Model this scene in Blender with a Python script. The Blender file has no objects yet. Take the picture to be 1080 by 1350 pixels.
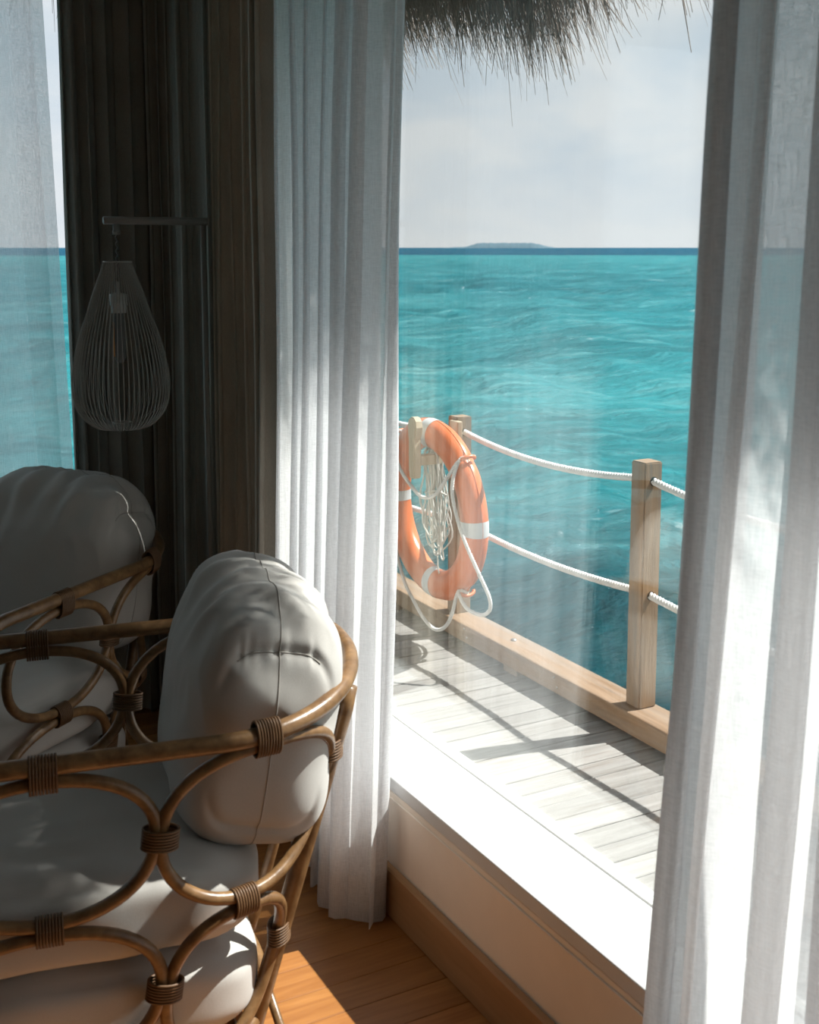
import bpy, bmesh, math, random
import numpy as np
from mathutils import Vector, Matrix, noise

# ------------------------------------------------------------------ camera, world, sun, exposure
sc = bpy.context.scene
CAM = Vector((0, 0, 1.55))
YAW = math.atan(860 / math.hypot(1575, 214))
PITCH = math.atan(214 / 1575)
cd = bpy.data.cameras.new('camera'); cam = bpy.data.objects.new('camera', cd)
sc.collection.objects.link(cam); sc.camera = cam
cam.location = CAM
cam.rotation_euler = (math.pi / 2 - PITCH, 0, -YAW)
cd.sensor_fit = 'HORIZONTAL'; cd.sensor_width = 24; cd.lens = 35; cd.shift_y = -0.125
cd.clip_start = 0.05; cd.clip_end = 20000
cd.dof.use_dof = True; cd.dof.focus_distance = 3.9; cd.dof.aperture_fstop = 6.3

SUN = Vector((0.77, -0.15, 1.0)).normalized()
sl = bpy.data.lights.new('sun', 'SUN'); so = bpy.data.objects.new('sun', sl); sc.collection.objects.link(so)
sl.energy = 12.5; sl.angle = math.radians(0.6); sl.color = (1.0, 0.965, 0.92)
so.rotation_euler = SUN.to_track_quat('Z', 'Y').to_euler(); so.location = (6, -1, 8)

w = bpy.data.worlds.new('sky'); sc.world = w; w.use_nodes = True
nt = w.node_tree; nt.nodes.clear()
N = nt.nodes.new
o_ = N('ShaderNodeOutputWorld'); bg = N('ShaderNodeBackground'); tc = N('ShaderNodeTexCoord')
sep = N('ShaderNodeSeparateXYZ'); nt.links.new(tc.outputs['Generated'], sep.inputs[0])
grad = N('ShaderNodeValToRGB'); nt.links.new(sep.outputs['Z'], grad.inputs[0])
g = grad.color_ramp.elements
g[0].position = 0.0; g[0].color = (0.81, 0.865, 0.94, 1)
g[1].position = 0.75; g[1].color = (0.42, 0.62, 0.80, 1)
e = g.new(0.22); e.color = (0.68, 0.78, 0.885, 1)
mp = N('ShaderNodeMapping'); mp.inputs['Scale'].default_value = (1, 1, 2.6)
nt.links.new(tc.outputs['Generated'], mp.inputs[0])
nz = N('ShaderNodeTexNoise'); nz.inputs['Scale'].default_value = 5.5; nz.inputs['Detail'].default_value = 7
nz.inputs['Roughness'].default_value = 0.52; nz.inputs['Distortion'].default_value = 0.3
nt.links.new(mp.outputs[0], nz.inputs['Vector'])
cr = N('ShaderNodeValToRGB'); nt.links.new(nz.outputs[0], cr.inputs[0])
cr.color_ramp.elements[0].position = 0.38; cr.color_ramp.elements[1].position = 0.60
cmx = N('ShaderNodeMix'); cmx.data_type = 'RGBA'
fm = N('ShaderNodeMath'); fm.operation = 'MULTIPLY'; fm.inputs[1].default_value = 0.85
nt.links.new(cr.outputs[0], fm.inputs[0]); nt.links.new(fm.outputs[0], cmx.inputs[0])
nt.links.new(grad.outputs[0], cmx.inputs[6]); cmx.inputs[7].default_value = (0.95, 0.96, 0.985, 1)
nt.links.new(cmx.outputs[2], bg.inputs[0]); bg.inputs[1].default_value = 1.0
nt.links.new(bg.outputs[0], o_.inputs[0])

vs = sc.view_settings
vs.view_transform = 'Standard'; vs.look = 'None'; vs.gamma = 1.0; vs.exposure = 0.0; vs.use_curve_mapping = False
sc.cycles.transparent_max_bounces = 20
sc.cycles.max_bounces = 8
sc.cycles.diffuse_bounces = 5

rnd = random.Random(7)
COL = sc.collection

# ------------------------------------------------------------------ material helpers
MATS = {}
class NT:
    def __init__(s, name):
        s.m = bpy.data.materials.new(name); s.m.use_nodes = True
        s.t = s.m.node_tree; s.t.nodes.clear()
        s.out = s.n('ShaderNodeOutputMaterial'); MATS[name] = s.m
    def n(s, kind, **kw):
        nd = s.t.nodes.new(kind)
        for k, v in kw.items(): setattr(nd, k, v)
        return nd
    def l(s, a, b): s.t.links.new(a, b)
    def bsdf(s, color=(.5, .5, .5), rough=.6, spec=.5):
        b = s.n('ShaderNodeBsdfPrincipled')
        b.inputs['Base Color'].default_value = (*color, 1); b.inputs['Roughness'].default_value = rough
        b.inputs['Specular IOR Level'].default_value = spec
        s.l(b.outputs[0], s.out.inputs[0]); return b
    def math(s, op, a, b=None):
        m = s.n('ShaderNodeMath', operation=op)
        for i, v in enumerate((a, b)):
            if v is None: continue
            if isinstance(v, (int, float)): m.inputs[i].default_value = v
            else: s.l(v, m.inputs[i])
        return m.outputs[0]
    def mix(s, f, a, b, blend='MIX'):
        m = s.n('ShaderNodeMix', data_type='RGBA', blend_type=blend)
        for i, v in ((0, f), (6, a), (7, b)):
            if isinstance(v, (int, float)): m.inputs[i].default_value = v
            elif isinstance(v, tuple): m.inputs[i].default_value = (*v, 1)
            else: s.l(v, m.inputs[i])
        return m.outputs[2]
    def noise(s, vec, scale=5, detail=4, rough=.5, dist=0):
        n = s.n('ShaderNodeTexNoise'); n.inputs['Scale'].default_value = scale; n.inputs['Detail'].default_value = detail
        n.inputs['Roughness'].default_value = rough; n.inputs['Distortion'].default_value = dist
        if vec is not None: s.l(vec, n.inputs['Vector'])
        return n.outputs[0]
    def coord(s, kind='Object', scale=(1, 1, 1), rand=False):
        t = s.n('ShaderNodeTexCoord'); v = t.outputs[kind]
        if rand:
            oi = s.n('ShaderNodeObjectInfo'); a = s.n('ShaderNodeVectorMath', operation='ADD')
            m = s.math('MULTIPLY', oi.outputs['Random'], 57.0)
            s.l(v, a.inputs[0]); s.l(m, a.inputs[1]); v = a.outputs[0]
        mpp = s.n('ShaderNodeMapping'); mpp.inputs['Scale'].default_value = scale
        s.l(v, mpp.inputs[0]); return mpp.outputs[0]
    def ramp(s, f, stops):
        r = s.n('ShaderNodeValToRGB'); s.l(f, r.inputs[0]); el = r.color_ramp.elements
        for i, (p, c) in enumerate(stops):
            if i < 2: el[i].position = p; el[i].color = (*c, 1)
            else: x = el.new(p); x.color = (*c, 1)
        return r.outputs[0]
    def bump(s, b, h, strength=.3, dist=.01):
        bp = s.n('ShaderNodeBump'); bp.inputs['Strength'].default_value = strength; bp.inputs['Distance'].default_value = dist
        s.l(h, bp.inputs['Height']); s.l(bp.outputs[0], b.inputs['Normal'])

def wood(name, c1, c2, scale, rough=.6, spec=.3, bump=.25, tint=.25, knots=None, grey=None):
    t = NT(name); b = t.bsdf(rough=rough, spec=spec)
    v = t.coord('Object', scale, rand=True)
    g1 = t.noise(v, 1.0, 8, .6, .6)
    col = t.ramp(g1, [(.3, c1), (.72, c2)])
    oi = t.n('ShaderNodeObjectInfo')
    k = t.math('ADD', t.math('MULTIPLY', oi.outputs['Random'], tint), 1 - tint * .6)
    hs = t.n('ShaderNodeHueSaturation'); t.l(col, hs.inputs['Color']); t.l(k, hs.inputs['Value'])
    c = hs.outputs[0]
    if knots:
        kn = t.noise(t.coord('Object', tuple(x * .35 for x in scale), rand=True), 2.0, 3, .5, .2)
        f = t.ramp(kn, [(.62, (0, 0, 0)), (.72, (1, 1, 1))])
        c = t.mix(t.math('MULTIPLY', f, .55), c, knots)
    if grey:
        wn = t.noise(t.coord('Object', tuple(x * .16 for x in scale), rand=True), 1.6, 4, .6, .4)
        c = t.mix(t.ramp(wn, [(.42, (0, 0, 0)), (.64, (.8, .8, .8))]), c, grey)
    t.l(c, b.inputs['Base Color'])
    g2 = t.noise(v, 3.0, 6, .6, .2)
    t.bump(b, g2, bump, .004)
    return t.m

wood('deck_wood', (.20, .188, .177), (.325, .313, .302), (3, 60, 20), .8, .2, .5, .35, knots=(.14, .115, .095))
wood('post_wood', (.22, .135, .075), (.34, .225, .14), (55, 55, 4), .75, .25, .5, .1, knots=(.13, .10, .08), grey=(.21, .185, .16))
wood('beam_wood', (.20, .125, .075), (.33, .225, .15), (45, 3, 45), .8, .2, .5, .1, knots=(.08, .055, .04), grey=(.25, .215, .185))
wood('hook_wood', (.42, .34, .24), (.55, .47, .36), (40, 40, 5), .7, .3, .3, .1)
wood('floor_wood', (.30, .108, .027), (.47, .205, .058), (3, 40, 10), .38, .5, .06, .3)
wood('base_wood', (.33, .185, .085), (.43, .255, .13), (30, 2, 30), .5, .4, .08, .1)

def rattan():
    t = NT('rattan'); b = t.bsdf(rough=.33, spec=.5)
    v = t.coord('Object', (14, 14, 14))
    n1 = t.noise(v, 2.2, 5, .6, .4)
    t.l(t.ramp(n1, [(.3, (.115, .056, .021)), (.7, (.26, .145, .062))]), b.inputs['Base Color'])
    t.bump(b, t.noise(v, 6, 4), .15, .003)
rattan()
t = NT('rattan_binding'); b = t.bsdf((.125, .064, .028), .5, .4)
t.bump(b, t.noise(t.coord('Object', (200, 200, 200)), 1, 2), .2, .002)

def fabric(name, col, dark, rough=.9, weave=900, sheen=.2, bump=.12):
    t = NT(name); b = t.bsdf(rough=rough, spec=.15)
    v = t.coord('Object')
    big = t.noise(v, 6, 3); fine = t.noise(t.coord('Object', (weave, weave, weave * .25)), 1, 2)
    f = t.math('ADD', t.math('MULTIPLY', big, .5), t.math('MULTIPLY', fine, .5))
    t.l(t.ramp(f, [(.3, dark), (.7, col)]), b.inputs['Base Color'])
    b.inputs['Sheen Weight'].default_value = sheen
    t.bump(b, fine, bump, .002)
    return t
fabric('linen', (.52, .495, .465), (.45, .43, .405))
fabric('drape_lit', (.56, .515, .44), (.42, .385, .33), weave=500, sheen=.1)  # drape cloth with the warm light on it put into the colour
fabric('drape_fabric', (.36, .35, .315), (.25, .243, .22), weave=500, sheen=.1)

def sheer(name, alpha, col, trans=.5):
    t = NT(name)
    d = t.n('ShaderNodeBsdfDiffuse'); d.inputs[0].default_value = (*col, 1)
    tl = t.n('ShaderNodeBsdfTranslucent'); tl.inputs[0].default_value = (*col, 1)
    tp = t.n('ShaderNodeBsdfTransparent')
    m1 = t.n('ShaderNodeMixShader'); m1.inputs[0].default_value = trans
    t.l(d.outputs[0], m1.inputs[1]); t.l(tl.outputs[0], m1.inputs[2])
    slub = t.noise(t.coord('Object', (60, 60, 700)), 1, 3, .6)
    slub2 = t.noise(t.coord('Object', (600, 600, 30)), 1, 2, .6)
    a = t.math('ADD', t.math('MULTIPLY', t.math('SUBTRACT', t.math('ADD', slub, slub2), 1.0), .45), alpha)
    m2 = t.n('ShaderNodeMixShader'); t.l(a, m2.inputs[0])
    t.l(m1.outputs[0], m2.inputs[1]); t.l(tp.outputs[0], m2.inputs[2])
    t.l(m2.outputs[0], t.out.inputs[0])
sheer('sheer_white', .14, (.945, .945, .955), .58)
sheer('sheer_hem', .10, (.90, .90, .905), .6)
sheer('sheer_far', .34, (.93, .945, .955), .66)

t = NT('glass')
gl = t.n('ShaderNodeBsdfGlossy'); gl.inputs['Roughness'].default_value = 0.0
tp = t.n('ShaderNodeBsdfTransparent'); tp.inputs[0].default_value = (.985, .995, .99, 1)
fr = t.n('ShaderNodeFresnel'); ge = t.n('ShaderNodeNewGeometry')
t.l(t.math('ADD', t.math('MULTIPLY', ge.outputs['Backfacing'], 1 / 1.52 - 1.52), 1.52), fr.inputs['IOR'])
mx = t.n('ShaderNodeMixShader'); t.l(fr.outputs[0], mx.inputs[0])
t.l(tp.outputs[0], mx.inputs[1]); t.l(gl.outputs[0], mx.inputs[2]); t.l(mx.outputs[0], t.out.inputs[0])

def plain(name, col, rough=.6, spec=.4, var=.06, bump=0, metal=0):
    t = NT(name); b = t.bsdf(col, rough, spec)
    n = t.noise(t.coord('Object', (4, 4, 4)), 3, 5)
    t.l(t.mix(n, tuple(c * (1 - var) for c in col), tuple(min(1, c * (1 + var)) for c in col)), b.inputs['Base Color'])
    b.inputs['Metallic'].default_value = metal
    if bump: t.bump(b, t.noise(t.coord('Object', (60, 60, 60)), 3, 4), bump, .003)
plain('wall_paint', (.62, .55, .47), .7, .3)
plain('room_paint', (.50, .47, .43), .8, .2)
plain('panel_paint', (.86, .77, .68), .6, .3)
plain('sill_paint', (.62, .62, .62), .45, .4)
plain('frame_paint', (.78, .78, .77), .4, .4)
plain('lamp_metal', (.26, .25, .235), .45, .5)
plain('lamp_wire', (.36, .35, .325), .5, .4)
plain('lamp_cord', (.16, .16, .16), .7)
plain('bulb_filament', (.62, .30, .10), .4)
plain('bulb_glass', (.5, .5, .48), .1, .6)
plain('ring_orange', (.62, .155, .05), .32, .5, .08)
plain('ring_band', (.55, .56, .57), .4, .5)
plain('rope_white', (.62, .61, .60), .75, .2, .08)
plain('cord_white', (.58, .575, .54), .55, .3, .1)
plain('steel', (.35, .33, .31), .4, .5, metal=.8)
plain('dark_gap', (.03, .028, .025), .9, .1)
plain('island_haze', (.085, .14, .175), .9, .1, .2)  # bluish distance haze is mixed into the island's colour
plain('seam_thread', (.40, .375, .345), .9, .1)

t = NT('thatch'); b = t.bsdf(rough=.65, spec=.3)
t.l(t.ramp(t.noise(t.coord('Object', (30, 30, 4)), 2, 4, .7), [(.3, (.12, .095, .08)), (.75, (.60, .51, .45))]), b.inputs['Base Color'])

t = NT('sea_water'); b = t.bsdf(rough=.5, spec=0.0)
gl = t.n('ShaderNodeBsdfGlossy'); gl.inputs['Roughness'].default_value = .12
mg = t.n('ShaderNodeMixShader'); mg.inputs[0].default_value = .022
t.l(b.outputs[0], mg.inputs[1]); t.l(gl.outputs[0], mg.inputs[2]); t.l(mg.outputs[0], t.out.inputs[0])
b.inputs['IOR'].default_value = 1.33
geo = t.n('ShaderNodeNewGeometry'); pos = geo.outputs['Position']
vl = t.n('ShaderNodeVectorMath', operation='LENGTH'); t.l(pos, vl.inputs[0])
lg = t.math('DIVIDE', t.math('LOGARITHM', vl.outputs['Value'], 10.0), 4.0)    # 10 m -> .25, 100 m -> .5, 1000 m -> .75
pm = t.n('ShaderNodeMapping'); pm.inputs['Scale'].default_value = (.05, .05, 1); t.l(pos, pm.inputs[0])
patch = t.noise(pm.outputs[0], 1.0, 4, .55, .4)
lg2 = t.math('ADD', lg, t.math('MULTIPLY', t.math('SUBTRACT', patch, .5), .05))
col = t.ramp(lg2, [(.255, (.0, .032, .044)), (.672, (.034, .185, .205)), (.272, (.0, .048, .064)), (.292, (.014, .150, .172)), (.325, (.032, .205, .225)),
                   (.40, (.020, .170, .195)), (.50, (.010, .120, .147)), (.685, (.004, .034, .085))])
def stretched(sx, sy, rot):
    q = t.n('ShaderNodeMapping'); q.inputs['Rotation'].default_value = (0, 0, rot); q.inputs['Scale'].default_value = (sx, sy, 1); t.l(pos, q.inputs[0]); return q.outputs[0]
pf = t.n('ShaderNodeMapping'); pf.inputs['Rotation'].default_value = (0, 0, .5); pf.inputs['Scale'].default_value = (.30, 1.0, 1); t.l(pos, pf.inputs[0])
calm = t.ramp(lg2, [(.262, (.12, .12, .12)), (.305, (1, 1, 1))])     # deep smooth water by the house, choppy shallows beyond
streak = t.noise(pf.outputs[0], .9, 8, .62, .8)
col = t.mix(t.math('MULTIPLY', calm, t.ramp(streak, [(.50, (0, 0, 0)), (.72, (.75, .75, .75))])), col, (.12, .30, .31))
dark = t.noise(stretched(.06, .16, .5), 1.0, 6, .62, .5)
col = t.mix(t.ramp(dark, [(.36, (.62, .62, .62)), (.56, (0, 0, 0))]), col, (.001, .062, .080))
lite = t.noise(stretched(.018, .06, .42), 1.0, 7, .66, .4)
col = t.mix(t.math('MULTIPLY', calm, t.ramp(lite, [(.53, (0, 0, 0)), (.72, (.55, .55, .55))])), col, (.05, .225, .245))
foam = t.noise(stretched(.10, .34, .5), 1.0, 10, .66, .3)
col = t.mix(t.ramp(foam, [(.655, (0, 0, 0)), (.70, (1, 1, 1))]), col, (.40, .46, .47))
t.l(col, b.inputs['Base Color'])
h1 = t.noise(pf.outputs[0], 2.2, 9, .6, .4)
h2 = t.noise(stretched(.16, .5, .5), 1.0, 5, .55, .5)
t.bump(b, t.math('ADD', h1, t.math('MULTIPLY', h2, 2.5)), 1.0, .45)
t.l(b.inputs['Normal'].links[0].from_socket, gl.inputs['Normal'])

# ------------------------------------------------------------------ mesh helpers
def mat(m): return MATS[m]
def link(o, parent=None):
    COL.objects.link(o)
    if parent is not None: o.parent = parent
    return o
def mesh_obj(name, verts, faces, m, parent=None, smooth=True):
    me = bpy.data.meshes.new(name); me.from_pydata([tuple(v) for v in verts], [], [tuple(f) for f in faces])
    if smooth: me.polygons.foreach_set('use_smooth', [True] * len(me.polygons))
    if m: me.materials.append(mat(m))
    me.update()
    return link(bpy.data.objects.new(name, me), parent)
def empty(name, loc=(0, 0, 0), rz=0):
    o = bpy.data.objects.new(name, None); o.empty_display_size = .1
    COL.objects.link(o); o.location = loc; o.rotation_euler = (0, 0, rz); return o
def tag(o, label, cat, group=None, kind=None):
    o['label'] = label; o['category'] = cat
    if group: o['group'] = group
    if kind: o['kind'] = kind
    return o
def structure(o, label=None):
    o['kind'] = 'structure'
    if label: o['label'] = label
    return o
class MB:
    def __init__(s): s.v = []; s.f = []
    def add(s, v, f):
        k = len(s.v); s.v += [tuple(p) for p in v]; s.f += [tuple(i + k for i in q) for q in f]; return s
    def box(s, x0, x1, y0, y1, z0, z1):
        v = [(x0, y0, z0), (x1, y0, z0), (x1, y1, z0), (x0, y1, z0), (x0, y0, z1), (x1, y0, z1), (x1, y1, z1), (x0, y1, z1)]
        return s.add(v, [(0, 3, 2, 1), (4, 5, 6, 7), (0, 1, 5, 4), (1, 2, 6, 5), (2, 3, 7, 6), (3, 0, 4, 7)])
    def tube(s, pts, r, sides=10, closed=False, caps=True):
        pts = [Vector(p) for p in pts]; n = len(pts)
        rr = r if hasattr(r, '__len__') else [r] * n
        tans = []
        for i in range(n):
            a = pts[(i - 1) % n] if closed else pts[max(i - 1, 0)]
            b_ = pts[(i + 1) % n] if closed else pts[min(i + 1, n - 1)]
            d = (b_ - a); tans.append(d.normalized() if d.length > 1e-9 else Vector((0, 0, 1)))
        t0 = tans[0]; up = Vector((0, 0, 1)) if abs(t0.z) < .9 else Vector((1, 0, 0))
        u = (up - t0 * up.dot(t0)).normalized(); vs_ = []; us = [u]
        for i in range(1, n):
            q = tans[i - 1].rotation_difference(tans[i]); u = (q @ u); u = (u - tans[i] * u.dot(tans[i])).normalized(); us.append(u)
        tw = 0
        if closed:
            q = tans[-1].rotation_difference(tans[0]); ul = q @ us[-1]
            tw = math.atan2(ul.cross(us[0]).dot(tans[0]), ul.dot(us[0]))
        for i in range(n):
            u = us[i]
            if closed: u = Matrix.Rotation(tw * i / n, 3, tans[i]) @ u
            w_ = tans[i].cross(u)
            for k in range(sides):
                a = 2 * math.pi * k / sides
                vs_.append(pts[i] + (u * math.cos(a) + w_ * math.sin(a)) * rr[i])
        f = []
        for i in range(n if closed else n - 1):
            j = (i + 1) % n
            for k in range(sides):
                k2 = (k + 1) % sides
                f.append((i * sides + k, i * sides + k2, j * sides + k2, j * sides + k))
        if caps and not closed:
            f.append(tuple(range(sides - 1, -1, -1))); f.append(tuple((n - 1) * sides + k for k in range(sides)))
        return s.add(vs_, f)
    def lathe(s, prof, sides=24, c=(0, 0, 0)):
        v = []; f = []
        for (r, z) in prof:
            for k in range(sides):
                a = 2 * math.pi * k / sides; v.append((c[0] + r * math.cos(a), c[1] + r * math.sin(a), c[2] + z))
        for i in range(len(prof) - 1):
            for k in range(sides):
                k2 = (k + 1) % sides; f.append((i * sides + k, i * sides + k2, (i + 1) * sides + k2, (i + 1) * sides + k))
        return s.add(v, f)
    def build(s, name, m, parent=None, smooth=True): return mesh_obj(name, s.v, s.f, m, parent, smooth)

def bevel_box(name, x0, x1, y0, y1, z0, z1, m, parent=None, bev=.004, seg=2):
    bm = bmesh.new(); bmesh.ops.create_cube(bm, size=1)
    for v in bm.verts: v.co = Vector(((x1 - x0) * v.co.x, (y1 - y0) * v.co.y, (z1 - z0) * v.co.z))
    if bev: bmesh.ops.bevel(bm, geom=bm.edges[:], offset=bev, segments=seg, affect='EDGES', profile=.5)
    me = bpy.data.meshes.new(name); bm.to_mesh(me); bm.free(); me.materials.append(mat(m))
    o = link(bpy.data.objects.new(name, me), parent)
    o.location = ((x0 + x1) / 2, (y0 + y1) / 2, (z0 + z1) / 2); return o
def smoothstep(a, b, x):
    x = min(1, max(0, (x - a) / (b - a))); return x * x * (3 - 2 * x)

# ------------------------------------------------------------------ setting
WX, GX = 1.217, 1.389            # inner wall face, glass plane of the long window
SILL = .333; HEAD = 2.42; CEIL = 2.62; FARY = 3.90
RX0, RY0 = -3.2, -2.0            # room extents behind the camera
DECK = -.05

fl = empty('floor'); structure(fl, 'polished reddish brown wooden floor of narrow boards')
PW = .092
y = RY0; k = 0
plank_mesh = {}
while y < FARY - .01:
    xs = [RX0, -1.9 + rnd.uniform(-.5, .5), -.2 + rnd.uniform(-.5, .35), WX]
    y1 = min(y + PW, FARY)
    for a, b_ in zip(xs[:-1], xs[1:]):
        bevel_box('floor_plank', a + .0006, b_ - .0006, y + .0006, y1 - .0006, -.02, 0, 'floor_wood', fl, .0012, 1)
    y += PW
MB().box(RX0, WX, RY0, FARY, -.06, -.021).build('subfloor', 'dark_gap', fl, False)

# window wall: plinth below the sill, piers, head
def sbox(name, x0, x1, y0, y1, z0, z1, m, label=None, bev=.003, parent=None):
    o = bevel_box(name, x0, x1, y0, y1, z0, z1, m, parent, bev, 1)
    if parent is None: structure(o, label)
    return o
WY0, WY1 = -.35, 3.42
sbox('wall_right', WX, WX + .20, RY0, FARY + .16, -.05, SILL - .036, 'panel_paint', 'cream painted low wall panel under the window sill')
sbox('wall_right_pier', WX, WX + .20, WY1, FARY + .16, SILL - .034, CEIL, 'room_paint')
sbox('wall_right_pier', WX, WX + .20, RY0, WY0, SILL - .034, CEIL, 'room_paint')
sbox('wall_right_head', WX, WX + .20, WY0, WY1, HEAD, CEIL, 'room_paint')
sbox('baseboard_right', WX - .02, WX, RY0, FARY, 0, .119, 'base_wood', 'brown wooden baseboard under the window', .004)
sbox('trim_3', WX - .004, WX, RY0, FARY, SILL - .058, SILL - .050, 'panel_paint', 'thin bead on the cream panel below the sill', .0015)
win = empty('window_1'); structure(win, 'large clear fixed window with a white sill looking onto the sea')
bevel_box('window_sill', WX - .004, GX - .002, WY0, WY1, SILL - .034, SILL, 'sill_paint', win, .004)
bevel_box('window_frame', GX, GX + .034, WY0, WY1, SILL - .034, SILL + .002, 'frame_paint', win, .003)
bevel_box('window_frame', GX - .02, GX + .03, WY0, WY1, HEAD - .05, HEAD, 'frame_paint', win, .003)
mull = [WY0, 1.13, 2.78, WY1 - .05]
for yy in mull: bevel_box('window_frame', GX - .02, GX + .03, yy, yy + .05, SILL + .002, HEAD - .05, 'frame_paint', win, .003)
for a, b_ in zip(mull[:-1], mull[1:]):
    for gx in (GX + .006, GX + .020): MB().box(gx, gx + .005, a + .05, b_, SILL + .002, HEAD - .05).build('pane', 'glass', win, False)

# far wall with a second window
FX0, FX1 = -2.3, .98
sbox('wall_far', RX0 - .16, WX, FARY, FARY + .16, -.05, SILL, 'room_paint')
sbox('wall_far_head', RX0 - .16, WX, FARY, FARY + .16, HEAD, CEIL, 'room_paint')
sbox('wall_far_pier', FX1, WX, FARY, FARY + .16, SILL, HEAD, 'room_paint')
sbox('wall_far_pier', RX0 - .16, FX0, FARY, FARY + .16, SILL, HEAD, 'room_paint')
win2 = empty('window_2'); structure(win2, 'far window behind white sheer curtain and dark drape')
for yy in (FX0, -.8, FX1 - .05): bevel_box('window_frame', yy, yy + .05, FARY + .06, FARY + .11, SILL, HEAD, 'frame_paint', win2, .003)
bevel_box('window_frame', FX0, FX1, FARY + .06, FARY + .11, HEAD - .05, HEAD, 'frame_paint', win2, .003)
bevel_box('window_sill', FX0, FX1, FARY - .01, FARY + .06, SILL, SILL + .03, 'sill_paint', win2, .003)
MB().box(FX0 + .05, -.8, FARY + .08, FARY + .088, SILL + .03, HEAD - .05).build('pane', 'glass', win2, False)
MB().box(-.75, FX1 - .05, FARY + .08, FARY + .088, SILL + .03, HEAD - .05).build('pane', 'glass', win2, False)
sbox('wall_left', RX0 - .16, RX0, RY0, FARY, -.05, CEIL, 'room_paint')
sbox('wall_back', RX0 - .16, WX + .20, RY0 - .16, RY0, -.05, CEIL, 'room_paint')
sbox('ceiling', RX0 - .16, WX + .20, RY0 - .16, FARY + .16, CEIL, CEIL + .1, 'room_paint')
sbox('trim_1', 1.06, 1.19, RY0, FARY - .02, CEIL - .04, CEIL, 'frame_paint', 'white ceiling curtain track along the window')
sbox('trim_2', RX0, 1.05, 3.68, 3.86, CEIL - .04, CEIL, 'frame_paint', 'white ceiling curtain track at the far wall')

# deck outside: boards run out from the house
dk = empty('deck'); structure(dk, 'sun bleached grey wooden deck boards outside the window')
DX0, DX1 = WX + .21, 2.62
DW = .0875; y = -.9
shared = None
while y < 7.2:
    if shared is None:
        p0 = bevel_box('deck_plank', DX0, DX1, y + .0018, y + DW - .0018, DECK - .03, DECK, 'deck_wood', dk, .0025, 1); shared = p0.data
    else:
        p0 = link(bpy.data.objects.new('deck_plank', shared), dk)
        p0.location = ((DX0 + DX1) / 2, y + DW / 2, DECK - .015)
    p0.location.z += rnd.uniform(-.0015, .0012); p0.rotation_euler = (rnd.uniform(-.008, .008), 0, rnd.uniform(-.001, .001))
    y += DW
for x in (1.6, 2.1, 2.5): bevel_box('joist', x - .04, x + .04, -.9, 7.2, DECK - .16, DECK - .036, 'dark_gap', dk, .004, 1)

# ------------------------------------------------------------------ sea, island
nr, na = 270, 720
rad = np.concatenate([[0.5], np.geomspace(3.0, 9000, nr - 1)])
ang = np.linspace(0, 2 * np.pi, na, endpoint=False)
R_, A_ = np.meshgrid(rad, ang, indexing='ij')
Xs = R_ * np.cos(A_); Ys = R_ * np.sin(A_); Zs = np.zeros_like(Xs)
wr = random.Random(3)
for i in range(26):
    lam = 0.9 * 1.13 ** i; th = 2.6 + wr.uniform(-.75, .75); k_ = 2 * np.pi / lam
    amp = .013 * lam ** .75; fade = np.exp(-(R_ * 2 * np.pi / na * 2.2 / lam) ** 2) * (R_ < 400)
    ph = k_ * (Xs * np.cos(th) + Ys * np.sin(th)) + wr.uniform(0, 6.28) + .6 * np.sin(.21 * k_ * (Xs * np.sin(th) - Ys * np.cos(th)))
    Zs += amp * fade * (1 - np.abs(np.sin(ph / 2)) * 2 * .8 + .2)
SEA = -1.85
V = np.stack([Xs, Ys, Zs + SEA], -1).reshape(-1, 3)
idx = np.arange(nr * na).reshape(nr, na)
a0 = idx[:-1]; a1 = idx[1:]
Fq = np.stack([a0, a1, np.roll(a1, -1, 1), np.roll(a0, -1, 1)], -1).reshape(-1, 4)
me = bpy.data.meshes.new('sea'); me.vertices.add(len(V)); me.vertices.foreach_set('co', V.ravel())
me.loops.add(Fq.size); me.loops.foreach_set('vertex_index', Fq.ravel().astype(np.int32))
me.polygons.add(len(Fq)); me.polygons.foreach_set('loop_start', np.arange(0, Fq.size, 4, dtype=np.int32))
me.polygons.foreach_set('use_smooth', np.ones(len(Fq), bool)); me.update(calc_edges=True); me.validate()
me.materials.append(mat('sea_water'))
sea = link(bpy.data.objects.new('sea', me)); structure(sea, 'turquoise choppy sea reaching to a deep blue horizon')

# island: about 4.5 km off, low with a tree line
def world_dir(px): return YAW + math.atan((px - 540) / 1589.0)
D = 4500; mb = MB(); top = []; n_ = 90
ir = random.Random(5); vv = []; ff = []
for i in range(n_ + 1):
    t_ = i / n_; px = 588 + (730 - 588) * t_
    a = world_dir(px); x, y = D * math.sin(a), D * math.cos(a)
    hgt = SEA + 2 + 15 * smoothstep(.15, .33, t_) * smoothstep(1.0, .78, t_) * (1 + .18 * noise.noise((t_ * 40, 0, 0))) + 2.5 * smoothstep(0, .1, t_)
    dx, dy = math.sin(a), math.cos(a)
    vv += [(x, y, SEA - .5), (x + dx * 25, y + dy * 25, hgt), (x + dx * 160, y + dy * 160, hgt * .9), (x + dx * 190, y + dy * 190, SEA - .5)]
for i in range(n_):
    for k in range(3): ff.append((4 * i + k, 4 * i + 4 + k, 4 * i + 5 + k, 4 * i + 1 + k))
isl = mesh_obj('island', vv, ff, 'island_haze'); tag(isl, 'low hazy tree covered island on the horizon', 'island')

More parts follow.
